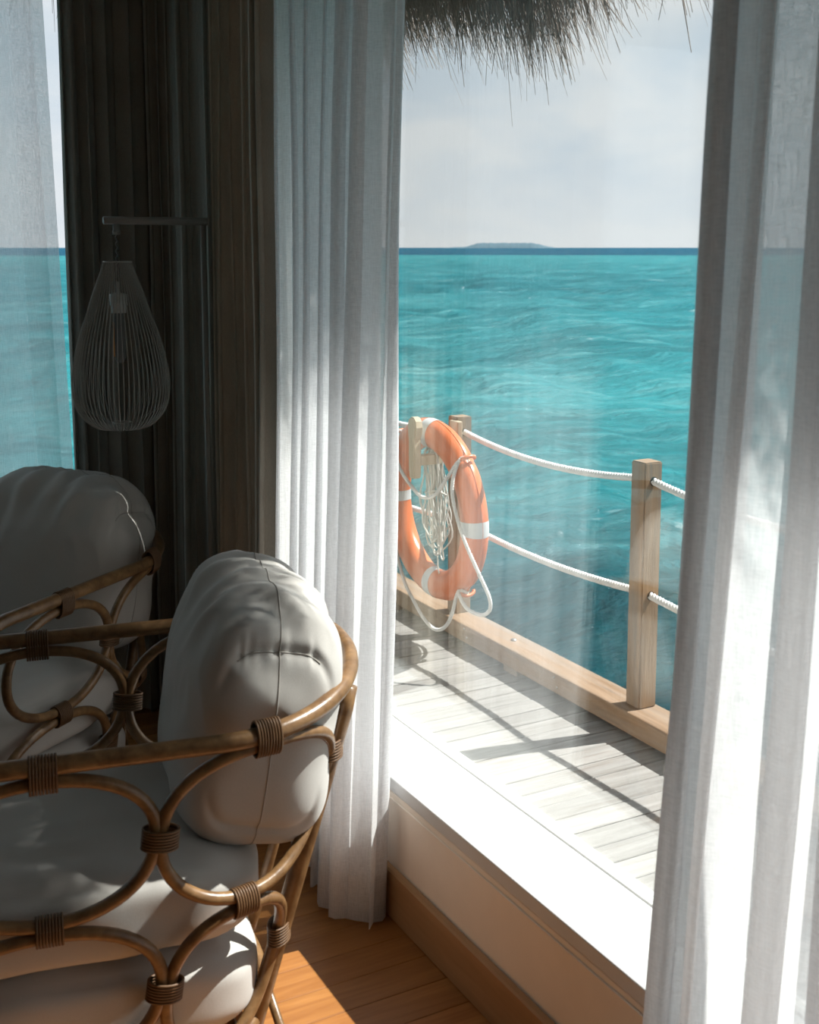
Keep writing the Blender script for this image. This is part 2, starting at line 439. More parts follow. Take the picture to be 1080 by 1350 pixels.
# ------------------------------------------------------------------ railing
PX = 2.48; POSTS = [1.795, 2.973, 4.150, 5.328]; PTOP = .868; BT = .047; BB = -.026
beam = empty('kerb_beam', (2.465, 3.5, 0)); tag(beam, 'long brown timber kerb beam along the deck edge', 'beam')
bo = bevel_box('beam', 2.40 - 2.465, 2.53 - 2.465, -4.3, 3.7, BB, BT, 'beam_wood', beam, .005)
for i in range(9):
    yy = -.2 - 3.5 + i * .95; MB().box(2.405 - 2.465, 2.525 - 2.465, yy, yy + .09, DECK - 0.001, BB + .002).build('packer', 'beam_wood', beam, False)
for (x, yy) in ((2.47, 3.72), (2.47, 5.0), (2.47, 2.5)):
    MB().lathe([(0, .004), (.009, .004), (.012, 0), (.012, -.004)], 12, (x - 2.465, yy - 3.5, BT + .002)).build('bolt', 'steel', beam)
for i in range(7):
    yy = 2.1 + i * .62
    for dz in (-.012, .02):
        m_ = MB().lathe([(0, .0025), (.004, .002), (.005, 0)], 8); v2 = [(-z - .0655, y_ + yy - 3.5 + (dz * .6), x_ + .012 + dz) for (x_, y_, z) in m_.v]
        mesh_obj('nail', v2, [f[::-1] for f in m_.f], 'steel', beam)

def post(yy, label):
    o = empty('railing_post', (PX, yy, BT)); tag(o, label, 'post', 'deck railing posts')
    w2 = .0355; h = PTOP - BT
    bm = bmesh.new(); bmesh.ops.create_cube(bm, size=1)
    for v in bm.verts: v.co = Vector((v.co.x * 2 * w2, v.co.y * 2 * w2, (v.co.z + .5) * h))
    bmesh.ops.bevel(bm, geom=bm.edges[:], offset=.004, segments=2, affect='EDGES')
    me = bpy.data.meshes.new('post'); bm.to_mesh(me); bm.free(); me.materials.append(mat('post_wood'))
    link(bpy.data.objects.new('post', me), o)
    for zz in (ZU, ZL):
        for sgn in (-1, 1):
            ring = [(.0155 * math.cos(a), sgn * (w2 + .0005), zz - BT + .0155 * math.sin(a)) for a in [2 * math.pi * k / 16 for k in range(16)]]
            mesh_obj('rope_hole', ring, [tuple(range(16)) if sgn < 0 else tuple(range(15, -1, -1))], 'dark_gap', o)
ZU, ZL = .806, .428
post(POSTS[0], 'weathered square railing post hidden behind the nearest sheer curtain')
post(POSTS[1], 'tall square brown timber railing post standing alone against the sea')
post(POSTS[2], 'grey square railing post top rising behind the orange life ring')
post(POSTS[3], 'square railing post behind the gathered white sheer beside the life ring')

def rope(name, pts, r, label, cat, pitch=.042, parent=None, m='rope_white', group=None, step=.006):
    # three-strand twisted rope along a polyline
    P = [Vector(p) for p in pts]
    L = [0]
    for a, b_ in zip(P[:-1], P[1:]): L.append(L[-1] + (b_ - a).length)
    n = max(8, int(L[-1] / step)); Q = []
    j = 0
    for i in range(n + 1):
        s_ = L[-1] * i / n
        while j < len(L) - 2 and L[j + 1] < s_: j += 1
        f_ = (s_ - L[j]) / max(1e-9, L[j + 1] - L[j]); Q.append(P[j].lerp(P[j + 1], f_))
    mb = MB()
    for k in range(3):
        pp = []
        for i, q in enumerate(Q):
            tn = (Q[min(i + 1, n)] - Q[max(i - 1, 0)]).normalized()
            up = Vector((0, 0, 1)) if abs(tn.z) < .95 else Vector((0, 1, 0))
            if abs(tn.z) >= .8: up = Vector((1, 0, 0))
            u = (up - tn * up.dot(tn)).normalized(); v = tn.cross(u)
            a = 2 * math.pi * (L[-1] * i / n / pitch + k / 3)
            pp.append(q + (u * math.cos(a) + v * math.sin(a)) * r * .56)
        mb.tube(pp, r * .44, 6)
    o = mb.build(name, m, parent)
    if label: tag(o, label, cat, group)
    return o
def sag(y0, y1, z0, z1, s_, x=PX):
    return [(x, y0 + (y1 - y0) * t, z0 + (z1 - z0) * t - s_ * 4 * t * (1 - t)) for t in [i / 24 for i in range(25)]]
for i, (lu, ll) in enumerate([
        ('upper white rope running from the lone post into the near sheer curtain', 'lower white rope running from the lone post into the near sheer curtain'),
        ('upper sagging white rope between the lone post and the ring post', 'lower sagging white rope between the lone post and the life ring'),
        ('upper white rope left of the life ring beside the gathered sheer', 'lower white rope behind the life ring and gathered sheer')]):
    a, b_ = POSTS[i] + .0355, POSTS[i + 1] - .0355
    rope('safety_rope', sag(a, b_, ZU, ZU, .040), .0135, lu, 'rope', group='railing ropes')
    rope('safety_rope', sag(a, b_, ZL, ZL, .026), .0135, ll, 'rope', group='railing ropes')

# ------------------------------------------------------------------ life ring on its wooden hook
RC = Vector((2.352, 4.135, .497)); RM, RT, RD = .312, .060, .052      # mean radius, radial and axial half thickness
lr = empty('life_ring', RC); tag(lr, 'faded orange life ring with white bands hanging on the railing', 'life ring')
lr.rotation_euler = (0, math.radians(-2.5), 0)
def ring_pt(a, b_, scale=1.0):   # a: angle in the ring plane (0 up, + toward -Y), b: around the tube
    rr = RM + RT * scale * math.cos(b_)
    return Vector((-RD * scale * math.sin(b_), -rr * math.sin(a), rr * math.cos(a)))
def ring_sweep(a0, a1, na_, nb, scale, closed, bumpf=None):
    v = []; f = []
    for i in range(na_ if closed else na_ + 1):
        a = a0 + (a1 - a0) * i / na_
        for k in range(nb):
            s_ = scale * (1 if bumpf is None else bumpf(a, 2 * math.pi * k / nb))
            v.append(ring_pt(a, 2 * math.pi * k / nb, s_))
    rows = na_ if closed else na_ + 1
    for i in range(na_ if closed else na_):
        j = (i + 1) % rows
        for k in range(nb):
            k2 = (k + 1) % nb; f.append((i * nb + k, j * nb + k, j * nb + k2, i * nb + k2))
    return v, f
ATT = [math.radians(d) for d in (48, 140, 228, 318)]
def dent(a, b_):
    s_ = 1.0
    for t_ in ATT:
        d = (a - t_ + math.pi) % (2 * math.pi) - math.pi
        s_ -= .16 * math.exp(-(d / .07) ** 2) * max(0, math.cos(b_)) ** 2
    return s_
v, f = ring_sweep(0, 2 * math.pi, 120, 28, 1, True, dent); mesh_obj('ring_body', v, f, 'ring_orange', lr)
for d in (2, 92, 182, 272):
    a = math.radians(d); v, f = ring_sweep(a - .085, a + .085, 8, 28, 1.025, False); mesh_obj('band', v, f, 'ring_band', lr)
# seam ridge on the outside
mesh_obj('mould_seam', *(lambda mb: (mb.v, mb.f))(MB().tube([ring_pt(2 * math.pi * i / 100, 0, 1.0) for i in range(100)], .0022, 5, True)), 'ring_orange', lr)
# grab line: four slack loops between the attachment points
def loop(p, q, ctrl, n=26):
    p, q = Vector(p), Vector(q); c1, c2 = [Vector(c) for c in ctrl]
    return [p * (1 - t) ** 3 + c1 * 3 * t * (1 - t) ** 2 + c2 * 3 * t * t * (1 - t) + q * t ** 3 for t in [i / n for i in range(n + 1)]]
def att(i, off=.012): return ring_pt(ATT[i], 0, 1 + off / RT)
A0, A1, A2, A3 = [att(i) for i in range(4)]
def spline(P, n=8):
    P = [Vector(p) for p in P]; out = []
    for i in range(len(P) - 1):
        p0, p1, p2, p3 = P[max(i - 1, 0)], P[i], P[i + 1], P[min(i + 2, len(P) - 1)]
        for k in range(n):
            t = k / n; out.append(.5 * (2 * p1 + (p2 - p0) * t + (2 * p0 - 5 * p1 + 4 * p2 - p3) * t * t + (3 * p1 - p0 - 3 * p2 + p3) * t ** 3))
    return out + [P[-1]]
F0, F1, F2, F3 = [ring_pt(a, math.radians(38), 1.17) for a in ATT]      # where the line leaves each eye, in front of the tube
rope('grab_rope', spline([A0, F0, (-.080, -.255, .185), (-.09, -.175, .105), (-.092, -.075, .075), (-.085, .04, .105), (-.080, .15, .175), F3, A3]), .0085, None, None, .03, lr)
rope('grab_rope', spline([A0, F0, (-.078, -.285, .15), (-.076, -.31, .04), (-.075, -.37, -.055), (-.066, -.455, -.165), (-.058, -.50, -.235), (-.055, -.49, -.285), (-.055, -.43, -.318), (-.058, -.33, -.318), F1, A1]), .0085, None, None, .03, lr)
rope('grab_rope', spline([A1, F1, (-.06, -.22, -.37), (-.062, -.165, -.44), (-.062, -.08, -.475), (-.062, .01, -.455), (-.055, .10, -.41), (-.055, .18, -.345), F2, A2]), .0085, None, None, .03, lr)
rope('grab_rope', spline([A2, F2, (-.065, .24, -.18), (-.075, .20, -.04), (-.072, .20, .09), F3, A3]), .0085, None, None, .03, lr)
for i in range(4):
    pt = ring_pt(ATT[i], 0, 1.0); d = Vector((0, -math.sin(ATT[i]), math.cos(ATT[i]))); tn = Vector((0, math.cos(ATT[i]), math.sin(ATT[i])))
    MB().tube([pt + d * .012 * math.sin(b_) * 1.6 + Vector((1, 0, 0)) * .03 * math.cos(b_) for b_ in [math.pi * k / 10 for k in range(11)]], .0075, 8).build('rope_eye', 'ring_orange', lr)

# throw line coiled and hung inside the ring from the hook
tl_ = empty('throw_line', (2.335, 4.13, .735)); tag(tl_, 'bundle of thin white cord hanging inside the orange life ring', 'cord')
cr_ = random.Random(11)
for i in range(16):
    ln = cr_.uniform(.34, .50); wd = cr_.uniform(.035, .085); ox = cr_.uniform(-.02, .035); oy = cr_.uniform(-.05, .03); sh = cr_.uniform(-.06, .0)
    pts = []
    for k in range(40):
        a = 2 * math.pi * k / 40; zz = -(1 - math.cos(a)) / 2 * ln
        wv = wd * (.25 + .75 * smoothstep(0, 1, -zz / ln))
        pts.append((ox + .012 * math.sin(a * 2 + i) + .006 * math.sin(a * 5 + i), oy + sh * (-zz / ln) + wv * math.sin(a) + .006 * math.sin(a * 6 + i * 2), zz + .012))
    MB().tube(pts, .0034, 6, True).build('cord_loop', 'cord_white', tl_)
MB().tube([(.0, -.05, -.40), (.0, -.055, -.46), (.005, -.06, -.50), (0, -.10, -.50)], .0036, 6).build('cord_end', 'cord_white', tl_)
MB().tube([(.012 + .035 * math.cos(a), -.015 + .06 * math.sin(a), -.16 + .01 * math.sin(a * 2)) for a in [2 * math.pi * k / 20 for k in range(20)]], .0036, 6, True).build('cord_wrap', 'cord_white', tl_)

hk = empty('wooden_hook', (2.45, 4.118, .735)); tag(hk, 'pale wooden hook with rounded head holding up the life ring', 'hook')
# prong outline in the Y-Z plane: paddle with a round head
prof = [(-.020, -.095), (-.024, -.05), (-.022, .02), (-.020, .06), (-.032, .085), (-.036, .11), (-.030, .135), (-.014, .150), (.006, .150), (.024, .138), (.031, .115), (.028, .085), (.022, .05), (.024, 0), (.022, -.06), (.014, -.098)]
bm = bmesh.new(); fr_ = [bm.verts.new((-.222, p[0] - .012, p[1])) for p in prof]; bk = [bm.verts.new((-.186, p[0] - .012, p[1])) for p in prof]
bm.faces.new(fr_); bm.faces.new(bk[::-1])
for i in range(len(prof)):
    j = (i + 1) % len(prof); bm.faces.new((fr_[i], bk[i], bk[j], fr_[j]))
bmesh.ops.recalc_face_normals(bm, faces=bm.faces[:]); bmesh.ops.bevel(bm, geom=[e_ for e_ in bm.edges if abs(e_.verts[0].co.x - e_.verts[1].co.x) < 1e-4], offset=.005, segments=2, affect='EDGES')
me = bpy.data.meshes.new('prong'); bm.to_mesh(me); bm.free(); me.materials.append(mat('hook_wood')); link(bpy.data.objects.new('prong', me), hk)
bevel_box('arm', -.19, .004, -.032, .008, -.045, -.004, 'hook_wood', hk, .004)
bevel_box('back_plate', -.022, .0035, -.034, .03, -.10, .12, 'hook_wood', hk, .004)

# ------------------------------------------------------------------ thatched eave
EX = 1.78
rf = empty('thatched_roof'); structure(rf, 'grey brown thatched eave fringe hanging above the window')
v = []; f = []
for i, yy in enumerate(np.linspace(-1.2, 4.55, 60)):
    j1, j2 = rnd.uniform(-.02, .02), rnd.uniform(-.02, .02)
    v += [(EX - .05 + j1, yy, 2.30 + j2), (EX + .03 + j1, yy, 2.54 + j2), (WX - .2, yy, 3.12), (WX - .2, yy, 2.85), (WX + .18, yy, 2.72)]
for i in range(59):
    for k in range(5):
        k2 = (k + 1) % 5; f.append((5 * i + k, 5 * i + k2, 5 * i + 5 + k2, 5 * i + 5 + k))
mesh_obj('thatch_layer', v, f, 'thatch', rf)
tr = random.Random(21); v = []; f = []
def strand(x, y, z, ln, dx, dy, wdt, curl):
    k0 = len(v); nseg = 4; aa = tr.uniform(0, 6.28); ax, ay = math.cos(aa) * wdt, math.sin(aa) * wdt
    for i in range(nseg + 1):
        t_ = i / nseg; q = wdt and (1 - t_ * .75)
        cx = x + dx * t_ + curl * t_ * t_ * .4; cy = y + dy * t_ - curl * t_ * t_; cz = z - ln * t_ * (1 - .12 * t_)
        v.extend([(cx - ax * q, cy - ay * q, cz), (cx + ax * q, cy + ay * q, cz), (cx + ay * q * .7, cy - ax * q * .7, cz)])
    for i in range(nseg):
        a = k0 + 3 * i
        for s_ in range(3):
            s2 = (s_ + 1) % 3; f.append((a + s_, a + s2, a + 3 + s2, a + 3 + s_))
for i in range(14500):
    y = tr.uniform(-1.1, 4.55)
    clump = noise.noise((y * 1.3, 3.1, 0)) * .5 + noise.noise((y * 4.0, 9.1, 0)) * .4
    ln = .36 + .12 * clump + tr.gauss(0, .055) + .10 * math.exp(-((y - 2.72) / .22) ** 2) - .05 * smoothstep(3.0, 3.3, y)
    if tr.random() < .06: ln += tr.uniform(.03, .12)
    strand(EX + tr.uniform(-.10, .06), y, 2.52 + tr.uniform(-.06, .05), max(.08, ln), tr.gauss(.035, .03), tr.gauss(-.05, .045), tr.uniform(.0015, .0036), tr.gauss(.03, .04))
fo = mesh_obj('fringe', v, f, 'thatch', rf); fo['kind'] = 'stuff'
# far eave beyond the second window
v = []; f = []
for i in range(1500):
    x = tr.uniform(-3, 1.9)
    strand(x, FARY + .45 + tr.uniform(-.08, .08), 2.70 + tr.uniform(-.05, .05), .22 + abs(tr.gauss(0, .08)), tr.gauss(.0, .04), tr.gauss(.02, .04), tr.uniform(.0015, .0035), tr.gauss(0, .03))
fo2 = mesh_obj('fringe', v, f, 'thatch', rf); fo2['kind'] = 'stuff'
v = []; f = []
for i, xx in enumerate(np.linspace(-3.2, 1.95, 30)):
    v += [(xx, FARY + .50, 2.66), (xx, FARY + .48, 2.80), (xx, FARY - .2, 3.2), (xx, FARY - .2, 2.9), (xx, FARY + .1, 2.76)]
for i in range(29):
    for k in range(5):
        k2 = (k + 1) % 5; f.append((5 * i + k, 5 * i + 5 + k, 5 * i + 5 + k2, 5 * i + k2))
mesh_obj('thatch_layer', v, f, 'thatch', rf)

# ------------------------------------------------------------------ curtains
def curtain(name, axis, off, a_top, a_bot, z0, z1, folds, amp, seed, m, sharp=.35, nz_=46, hem=None, hem_m=None, pinch=None, side=None, spf=16, spread=.25):
    """axis 'Y': runs along Y at X=off; axis 'X': runs along X at Y=off. a_top/a_bot = (start, end) at top and bottom."""
    cr2 = random.Random(seed); nx = int(folds * spf)
    knots = [0]
    for i in range(int(folds) + 1): knots.append(knots[-1] + cr2.uniform(1 - spread * 2, 1 + spread * 2))
    tot = knots[-1]; famp = [cr2.uniform(.55, 1.15) for _ in knots]; fph = [cr2.uniform(-1, 1) for _ in knots]
    V_ = []
    for j in range(nz_ + 1):
        tz = j / nz_; z = z0 + (z1 - z0) * tz
        for i in range(nx + 1):
            t_ = i / nx
            x_ = t_ * tot; k = 0
            while k < len(knots) - 2 and knots[k + 1] < x_: k += 1
            fr2 = (x_ - knots[k]) / (knots[k + 1] - knots[k])
            am = amp * (famp[k] * (1 - fr2) + famp[k + 1] * fr2)
            wob = .5 * noise.noise((seed + k * 3.3, tz * 2.2, 0)) * (1 - tz * .6)
            ph = 2 * math.pi * (k + fr2) + wob
            dn = am * math.sin(ph) * (.75 + .45 * (1 - tz)) + amp * .25 * noise.noise((t_ * folds * 1.7, tz * 3, seed))
            al = sharp * am * math.sin(2 * ph + fph[k] * .6)
            drift = .02 * noise.noise((k * 1.9 + seed, tz * 1.6, 5)) * (1 - tz)
            s0 = a_bot[0] + (a_top[0] - a_bot[0]) * tz; s1 = a_bot[1] + (a_top[1] - a_bot[1]) * tz
            if pinch: s0, s1 = pinch(tz, s0, s1)
            p_ = s0 + (s1 - s0) * t_ + al + drift
            zz = z + (.006 * math.sin(ph * .5 + seed) if j == 0 else 0)
            if axis == 'P':
                (cx_, cy_), (nx_, ny_) = off(p_); V_.append((cx_ + nx_ * dn, cy_ + ny_ * dn, zz))
            else: V_.append((off + dn, p_, zz) if axis == 'Y' else (p_, off + dn, zz))
    F_ = []
    for j in range(nz_):
        for i in range(nx):
            a = j * (nx + 1) + i; F_.append((a, a + 1, a + nx + 2, a + nx + 1))
    hj = 0
    if hem:
        hj = max(1, round(nz_ * hem / (z1 - z0)))
    o = mesh_obj(name, V_, F_, m)
    if hem:
        vh = V_[:(hj + 1) * (nx + 1)]; c_ = off
        vh = [((v_[0] - .0015, v_[1], v_[2]) if axis == 'Y' else (v_[0], v_[1] - .0015, v_[2])) for v_ in vh]
        fh = [fc for fc in F_[:hj * nx]]
        mesh_obj('hem', vh, fh, hem_m or m, o)
    if side is not None:
        wd = max(4, round(spf * .36)); cols = range(nx - wd, nx + 1) if side else range(0, wd + 1); cols = list(cols)
        vs2 = []; fs2 = []
        for j in range(nz_ + 1):
            for i in cols: q = V_[j * (nx + 1) + i]; vs2.append((q[0] - .0015, q[1], q[2]) if axis == 'Y' else (q[0], q[1] - .0015, q[2]))
        n2 = len(cols)
        for j in range(nz_):
            for i in range(n2 - 1): a = j * n2 + i; fs2.append((a, a + 1, a + n2 + 1, a + n2))
        mesh_obj('side_hem', vs2, fs2, hem_m or m, o)
    return o
ZT = CEIL - .04
c1 = curtain('sheer_curtain', 'Y', 1.128, (2.12, 2.735), (2.29, 2.76), .012, ZT, 5, .05, 4, 'sheer_white', .5, hem=.11, hem_m='sheer_hem', side=0)
tag(c1, 'gathered white sheer curtain hanging behind the front armchair beside the life ring', 'curtain', 'sheer curtains')
c2 = curtain('sheer_curtain', 'Y', 1.125, (.50, 1.165), (.52, 1.30), .012, ZT, 7, .052, 9, 'sheer_white', .75, hem=.11, hem_m='sheer_hem', side=1)
tag(c2, 'blurred white sheer curtain hanging nearest the camera beside the lone post', 'curtain', 'sheer curtains')
c3 = curtain('sheer_curtain', 'X', 3.735, (-1.6, .775), (-1.6, .85), .012, ZT, 15, .024, 14, 'sheer_far', .45, hem=.11, hem_m='sheer_far')
tag(c3, 'bluish backlit sheer curtain at the far window beside the wire lamp', 'curtain', 'sheer curtains')
def corner_track(p):
    # along the far window, round the corner, back along the window wall
    r_ = .12; xa, yc, xw = .85, 3.82, 1.165; L1 = xw - r_ - xa; L2 = r_ * math.pi / 2
    if p < L1: return (xa + p, yc), (0, 1)
    if p < L1 + L2:
        a = (p - L1) / r_; return (xw - r_ + r_ * math.sin(a), yc - r_ + r_ * math.cos(a)), (math.sin(a), math.cos(a))
    return (xw, yc - r_ - (p - L1 - L2)), (1, 0)
d1 = curtain('drape', 'P', corner_track, (0, .91), (0, .91), .012, ZT, 13, .032, 31, 'drape_fabric', .40, spf=18)
tag(d1, 'dark charcoal drape hanging behind the wire pendant lamp in the corner', 'curtain', 'dark drapes')
d2 = curtain('drape', 'Y', 1.12, (2.74, 3.165), (2.76, 3.18), .012, ZT, 5.5, .040, 37, 'drape_lit', .40, spf=18)
tag(d2, 'drape with painted-in warm light between the lamp pole and the white sheer curtain', 'curtain', 'dark drapes')

# ------------------------------------------------------------------ rattan armchairs
HW, U0, AA = .342, .283, .317
NPL = 2.25
def build_plan():
    pts = [(-.25, -HW)]
    n = 60
    q = [(U0, -HW)]
    for i in range(1, n + 1):
        a = math.pi / 2 * i / n
        q.append((U0 + AA * math.sin(a) ** (2 / NPL), -HW * math.cos(a) ** (2 / NPL)))
    return [(-.30, -HW)] + q
_pl = build_plan(); _cum = [0]
for p_, q_ in zip(_pl[:-1], _pl[1:]): _cum.append(_cum[-1] + math.hypot(q_[0] - p_[0], q_[1] - p_[1]))
SOFF = -.30; SMAX = _cum[-1] + SOFF
def plan(s_):
    """s measured along the near arm from u=0 to the middle of the back (SMAX); beyond it mirrors"""
    sg = 1
    if s_ > SMAX: s_ = 2 * SMAX - s_; sg = -1
    x = s_ - SOFF; k = 0
    if x <= 0: return (_pl[0][0] + x, sg * -HW)
    while k < len(_cum) - 2 and _cum[k + 1] < x: k += 1
    f_ = (x - _cum[k]) / (_cum[k + 1] - _cum[k])
    return (_pl[k][0] + (_pl[k + 1][0] - _pl[k][0]) * f_, sg * (_pl[k][1] + (_pl[k + 1][1] - _pl[k][1]) * f_))
def surf(s_, z, out=0.0):
    u, w_ = plan(s_); dz = max(0, .70 - z)
    uu = u * (1 - .50 * dz) if u > 0 else u * (1 - .1 * dz)
    ww = w_ * (1 - .20 * dz)
    if out:
        c = Vector((max(0, u - U0), w_)).normalized(); uu += c.x * out; ww += c.y * out
    return Vector((uu, ww, z))
def rail_z(s_):
    x = SMAX - abs(SMAX - s_)
    return .70 + .047 * smoothstep(.30, .80, x)
RR, OR = .0165, .012

def pillow(name, hu, hw, hz, center, lean, parent, kexp=4.0, n=30, wr_=0.0, seed=0, seams=True, flat=None):
    """box cushion: rounded cube with puffed faces and gathered corners"""
    V_ = []; F_ = []; cache = {}
    def pos(x, y, z, lift=0.0):
        L_ = (abs(x) ** kexp + abs(y) ** kexp + abs(z) ** kexp) ** (1 / kexp)
        q = Vector((x, y, z)) / L_
        nrm = Vector((math.copysign(abs(q.x) ** (kexp - 1), q.x) / hu, math.copysign(abs(q.y) ** (kexp - 1), q.y) / hw, math.copysign(abs(q.z) ** (kexp - 1), q.z) / hz)).normalized()
        # crowned top and softly swelling faces
        P = Vector((q.x * hu * (1 - .10 * smoothstep(.2, 1, q.z)), q.y * hw, q.z * hz)); d = 0
        if wr_:
            P.z += wr_ * 3.0 * smoothstep(.3, 1, q.z) * (1 - abs(q.x) ** 2) * (1 - q.y ** 4)
            topw = smoothstep(.35, .95, q.z) * (1 - smoothstep(.82, .97, abs(q.y)))
            nn = noise.noise((P.x * 9, P.y * 6, seed))
            d += wr_ * topw * (1.0 * math.sin(P.y * 72 + 4 * nn + P.x * 16) * (.5 + .6 * noise.noise((P.y * 9, seed, P.x * 6))))
            endw = math.exp(-((abs(q.y) - .955) / .05) ** 2) * smoothstep(.55, .95, q.z)
            d += wr_ * 1.0 * endw * math.sin(P.x * 170 + 5 * noise.noise((P.x * 30, seed, 0)))
            d += wr_ * 1.2 * noise.noise((P.x * 10, P.y * 7 + seed, P.z * 8))
            cr3 = noise.noise((P.x * 5 + P.z * 7, P.y * 14, seed + 4))
            d += wr_ * 1.1 * (.25 - abs(cr3)) * smoothstep(-.6, .5, q.z)
            d -= wr_ * .8 * math.exp(-((abs(q.y) - .93) / .02) ** 2) * smoothstep(.3, .7, abs(q.z))
        return P + nrm * (d + lift)
    def vert(x, y, z):
        key = (round(x, 4), round(y, 4), round(z, 4))
        if key not in cache: cache[key] = len(V_); V_.append(pos(x, y, z))
        return cache[key]
    ts = [-1 + 2 * i / n for i in range(n + 1)]
    ts = [math.copysign(abs(t) ** .8, t) for t in ts]
    for ax in range(3):
        for sg in (-1, 1):
            for i in range(n):
                for j in range(n):
                    qd = []
                    for (aa, bb) in ((ts[i], ts[j]), (ts[i + 1], ts[j]), (ts[i + 1], ts[j + 1]), (ts[i], ts[j + 1])):
                        c = [0, 0, 0]; c[ax] = sg; c[(ax + 1) % 3] = aa; c[(ax + 2) % 3] = bb
                        qd.append(vert(*c))
                    if sg < 0: qd.reverse()
                    F_.append(qd)
    M = Matrix.Translation(center) @ Matrix.Rotation(lean, 4, 'Y')
    o = mesh_obj(name, [M @ p for p in V_], F_, 'linen', parent)
    if seams:
        pts = [M @ pos(.0, math.cos(a), math.sin(a), .0003) for a in [2 * math.pi * i / 160 for i in range(160)]]
        MB().tube(pts, .0013, 5, True).build('seam', 'seam_thread', o)
        for e_ in (-1, 1):                       # gathered seam where the top meets the end
            pts = []
            for i in range(60):
                a = math.pi * (.27 + .46 * i / 59)
                kk = .93 ** kexp; x, z = math.cos(a), math.sin(a); g_ = ((1 - kk) / (abs(x) ** kexp + abs(z) ** kexp)) ** (1 / kexp)
                pts.append(M @ pos(x * g_, e_ * .93, z * g_, .0003))
            MB().tube(pts, .0013, 5).build('seam', 'seam_thread', o)
    return o

def make_chair(name, label, loc, rz):
    ch = empty(name, loc, rz); tag(ch, label, 'armchair', 'rattan armchairs')
    def tube(nm, pts, r, sides=12, closed=False, m='rattan'): return MB().tube(pts, r, sides, closed).build(nm, m, ch)
    # top rail: front foot, arm, round the back, other arm, front foot
    def arm_front(sg):
        return [Vector((-.285, sg * HW * .97, .008)), Vector((-.295, sg * HW * .98, .25)), Vector((-.305, sg * HW, .50)), Vector((-.302, sg * HW, .60)), Vector((-.285, sg * HW, .66)), Vector((-.25, sg * HW, .693))]
    pts = arm_front(-1)
    ns = 90
    for i in range(ns + 1):
        s_ = -.20 + (2 * SMAX + .40) * i / ns
        q = surf(s_, .70); q.z = rail_z(s_); pts.append(q)
    pts += arm_front(1)[::-1]
    tube('top_rail', pts, RR, 14)
    # ovals on the barrel side
    def oval(sc_, sw, z0, z1, tilt=0.0, out=0):
        zc, hz = (z0 + z1) / 2, (z1 - z0) / 2; pp = []
        for i in range(56):
            a = 2 * math.pi * i / 56; e_ = 2 / 2.15
            ds = sw * math.copysign(abs(math.cos(a)) ** e_, math.cos(a)); dz = hz * math.copysign(abs(math.sin(a)) ** e_, math.sin(a))
            pp.append(surf(sc_ + ds, zc + dz + tilt * ds, out))
        tube('oval_ring', pp, OR, 12, True)
    def binding(p, t_, ex, width=.05, ra=.0, rb=.0, wraps=9):
        """coil round two canes; t_: direction of the canes, ex: direction joining them"""
        t_ = t_.normalized(); ex = (ex - t_ * ex.dot(t_)).normalized(); ey = t_.cross(ex); mb = MB()
        for k in range(wraps):
            c = p + t_ * (-width / 2 + width * k / (wraps - 1))
            ra, rb = min(ra, .0325) if ra > .03 else .0265, min(rb, .0185)
            mb.tube([c + ex * ra * math.cos(a) + ey * rb * math.sin(a) for a in [2 * math.pi * i / 20 for i in range(20)]], width / wraps * .55, 6, True)
        mb.build('binding', 'rattan_binding', ch)
    zu0, zu1 = .408, .671
    for side in (0, 1):
        S = (lambda s_: s_) if side == 0 else (lambda s_: 2 * SMAX - s_)
        # upper row
        oval(S(0.0), .198, zu0, zu1)
        oval(S(.405), .200, zu0 - .012, zu1 + .016, .0)
        # lower row
        oval(S(0.0), .240, .110, .386)
        oval(S(.412), .158, .085, .372)
        def tang(s_, z): return (surf(s_ + .01, z) - surf(s_ - .01, z))
        for s_, z, ex, ra in ((0, (.70 + zu1) / 2, 'z', .035), (.378, (.708 + zu1 + .016) / 2, 'z', .035), (0, (zu0 + .386) / 2, 'z', .029), (.40, (zu0 - .012 + .372) / 2, 'z', .029)):
            binding(surf(S(s_), z), tang(S(s_), z), Vector((0, 0, 1)), .042, ra, .0205)
        for s_, z in ((.205, (zu0 + zu1) / 2), (.247, .245)):
            binding(surf(S(s_), z), surf(S(s_), z + .01) - surf(S(s_), z - .01), tang(S(s_), z), .034, .031, .0185, 7)
        # back leg splaying in to the floor
        sl_ = .625
        tube('leg', [surf(S(sl_ - .05 * (1 - t_)), .018 + (rail_z(.62) - .035) * t_, .004) for t_ in [i / 16 for i in range(17)]], .0165, 12)
        binding(surf(S(.615), .60, .0), Vector((0, 0, 1)), tang(S(.615), .6), .034, .032, .021, 7)
        binding(surf(S(.582), .25, .0), Vector((0, 0, 1)), tang(S(.58), .25), .034, .034, .021, 7)
    # back uprights and base hoop
    for s_ in (SMAX - .09, SMAX + .09): tube('back_cane', [surf(s_, .73 - .66 * t_, 0) for t_ in [i / 14 for i in range(15)]], OR, 10)
    hoop = [surf(-.27 + (2 * SMAX + .54) * i / 80, .075) for i in range(81)]
    tube('base_hoop', hoop, .0145, 12)
    MB().tube([(-.285, -HW * .95, .09), (-.285, HW * .95, .09)], .0145, 12).build('front_rail', 'rattan', ch)
    for i in range(9): MB().tube([(-.27 + .085 * i, -.27, .082), (-.27 + .085 * i, .27, .082)], .009, 8).build('seat_cane', 'rattan', ch)
    pillow('base_cushion', .330, .286, .088, Vector((.055, 0, .182)), 0, ch, 5, 22, .004, 1, False)
    pillow('seat_cushion', .350, .292, .090, Vector((.045, 0, .362)), 0, ch, 4.6, 24, .005, 2, False)
    pillow('back_cushion', .150, .266, .240, Vector((.398, 0, .648)), math.radians(8), ch, 4.0, 58, .0095, 3)
    return ch
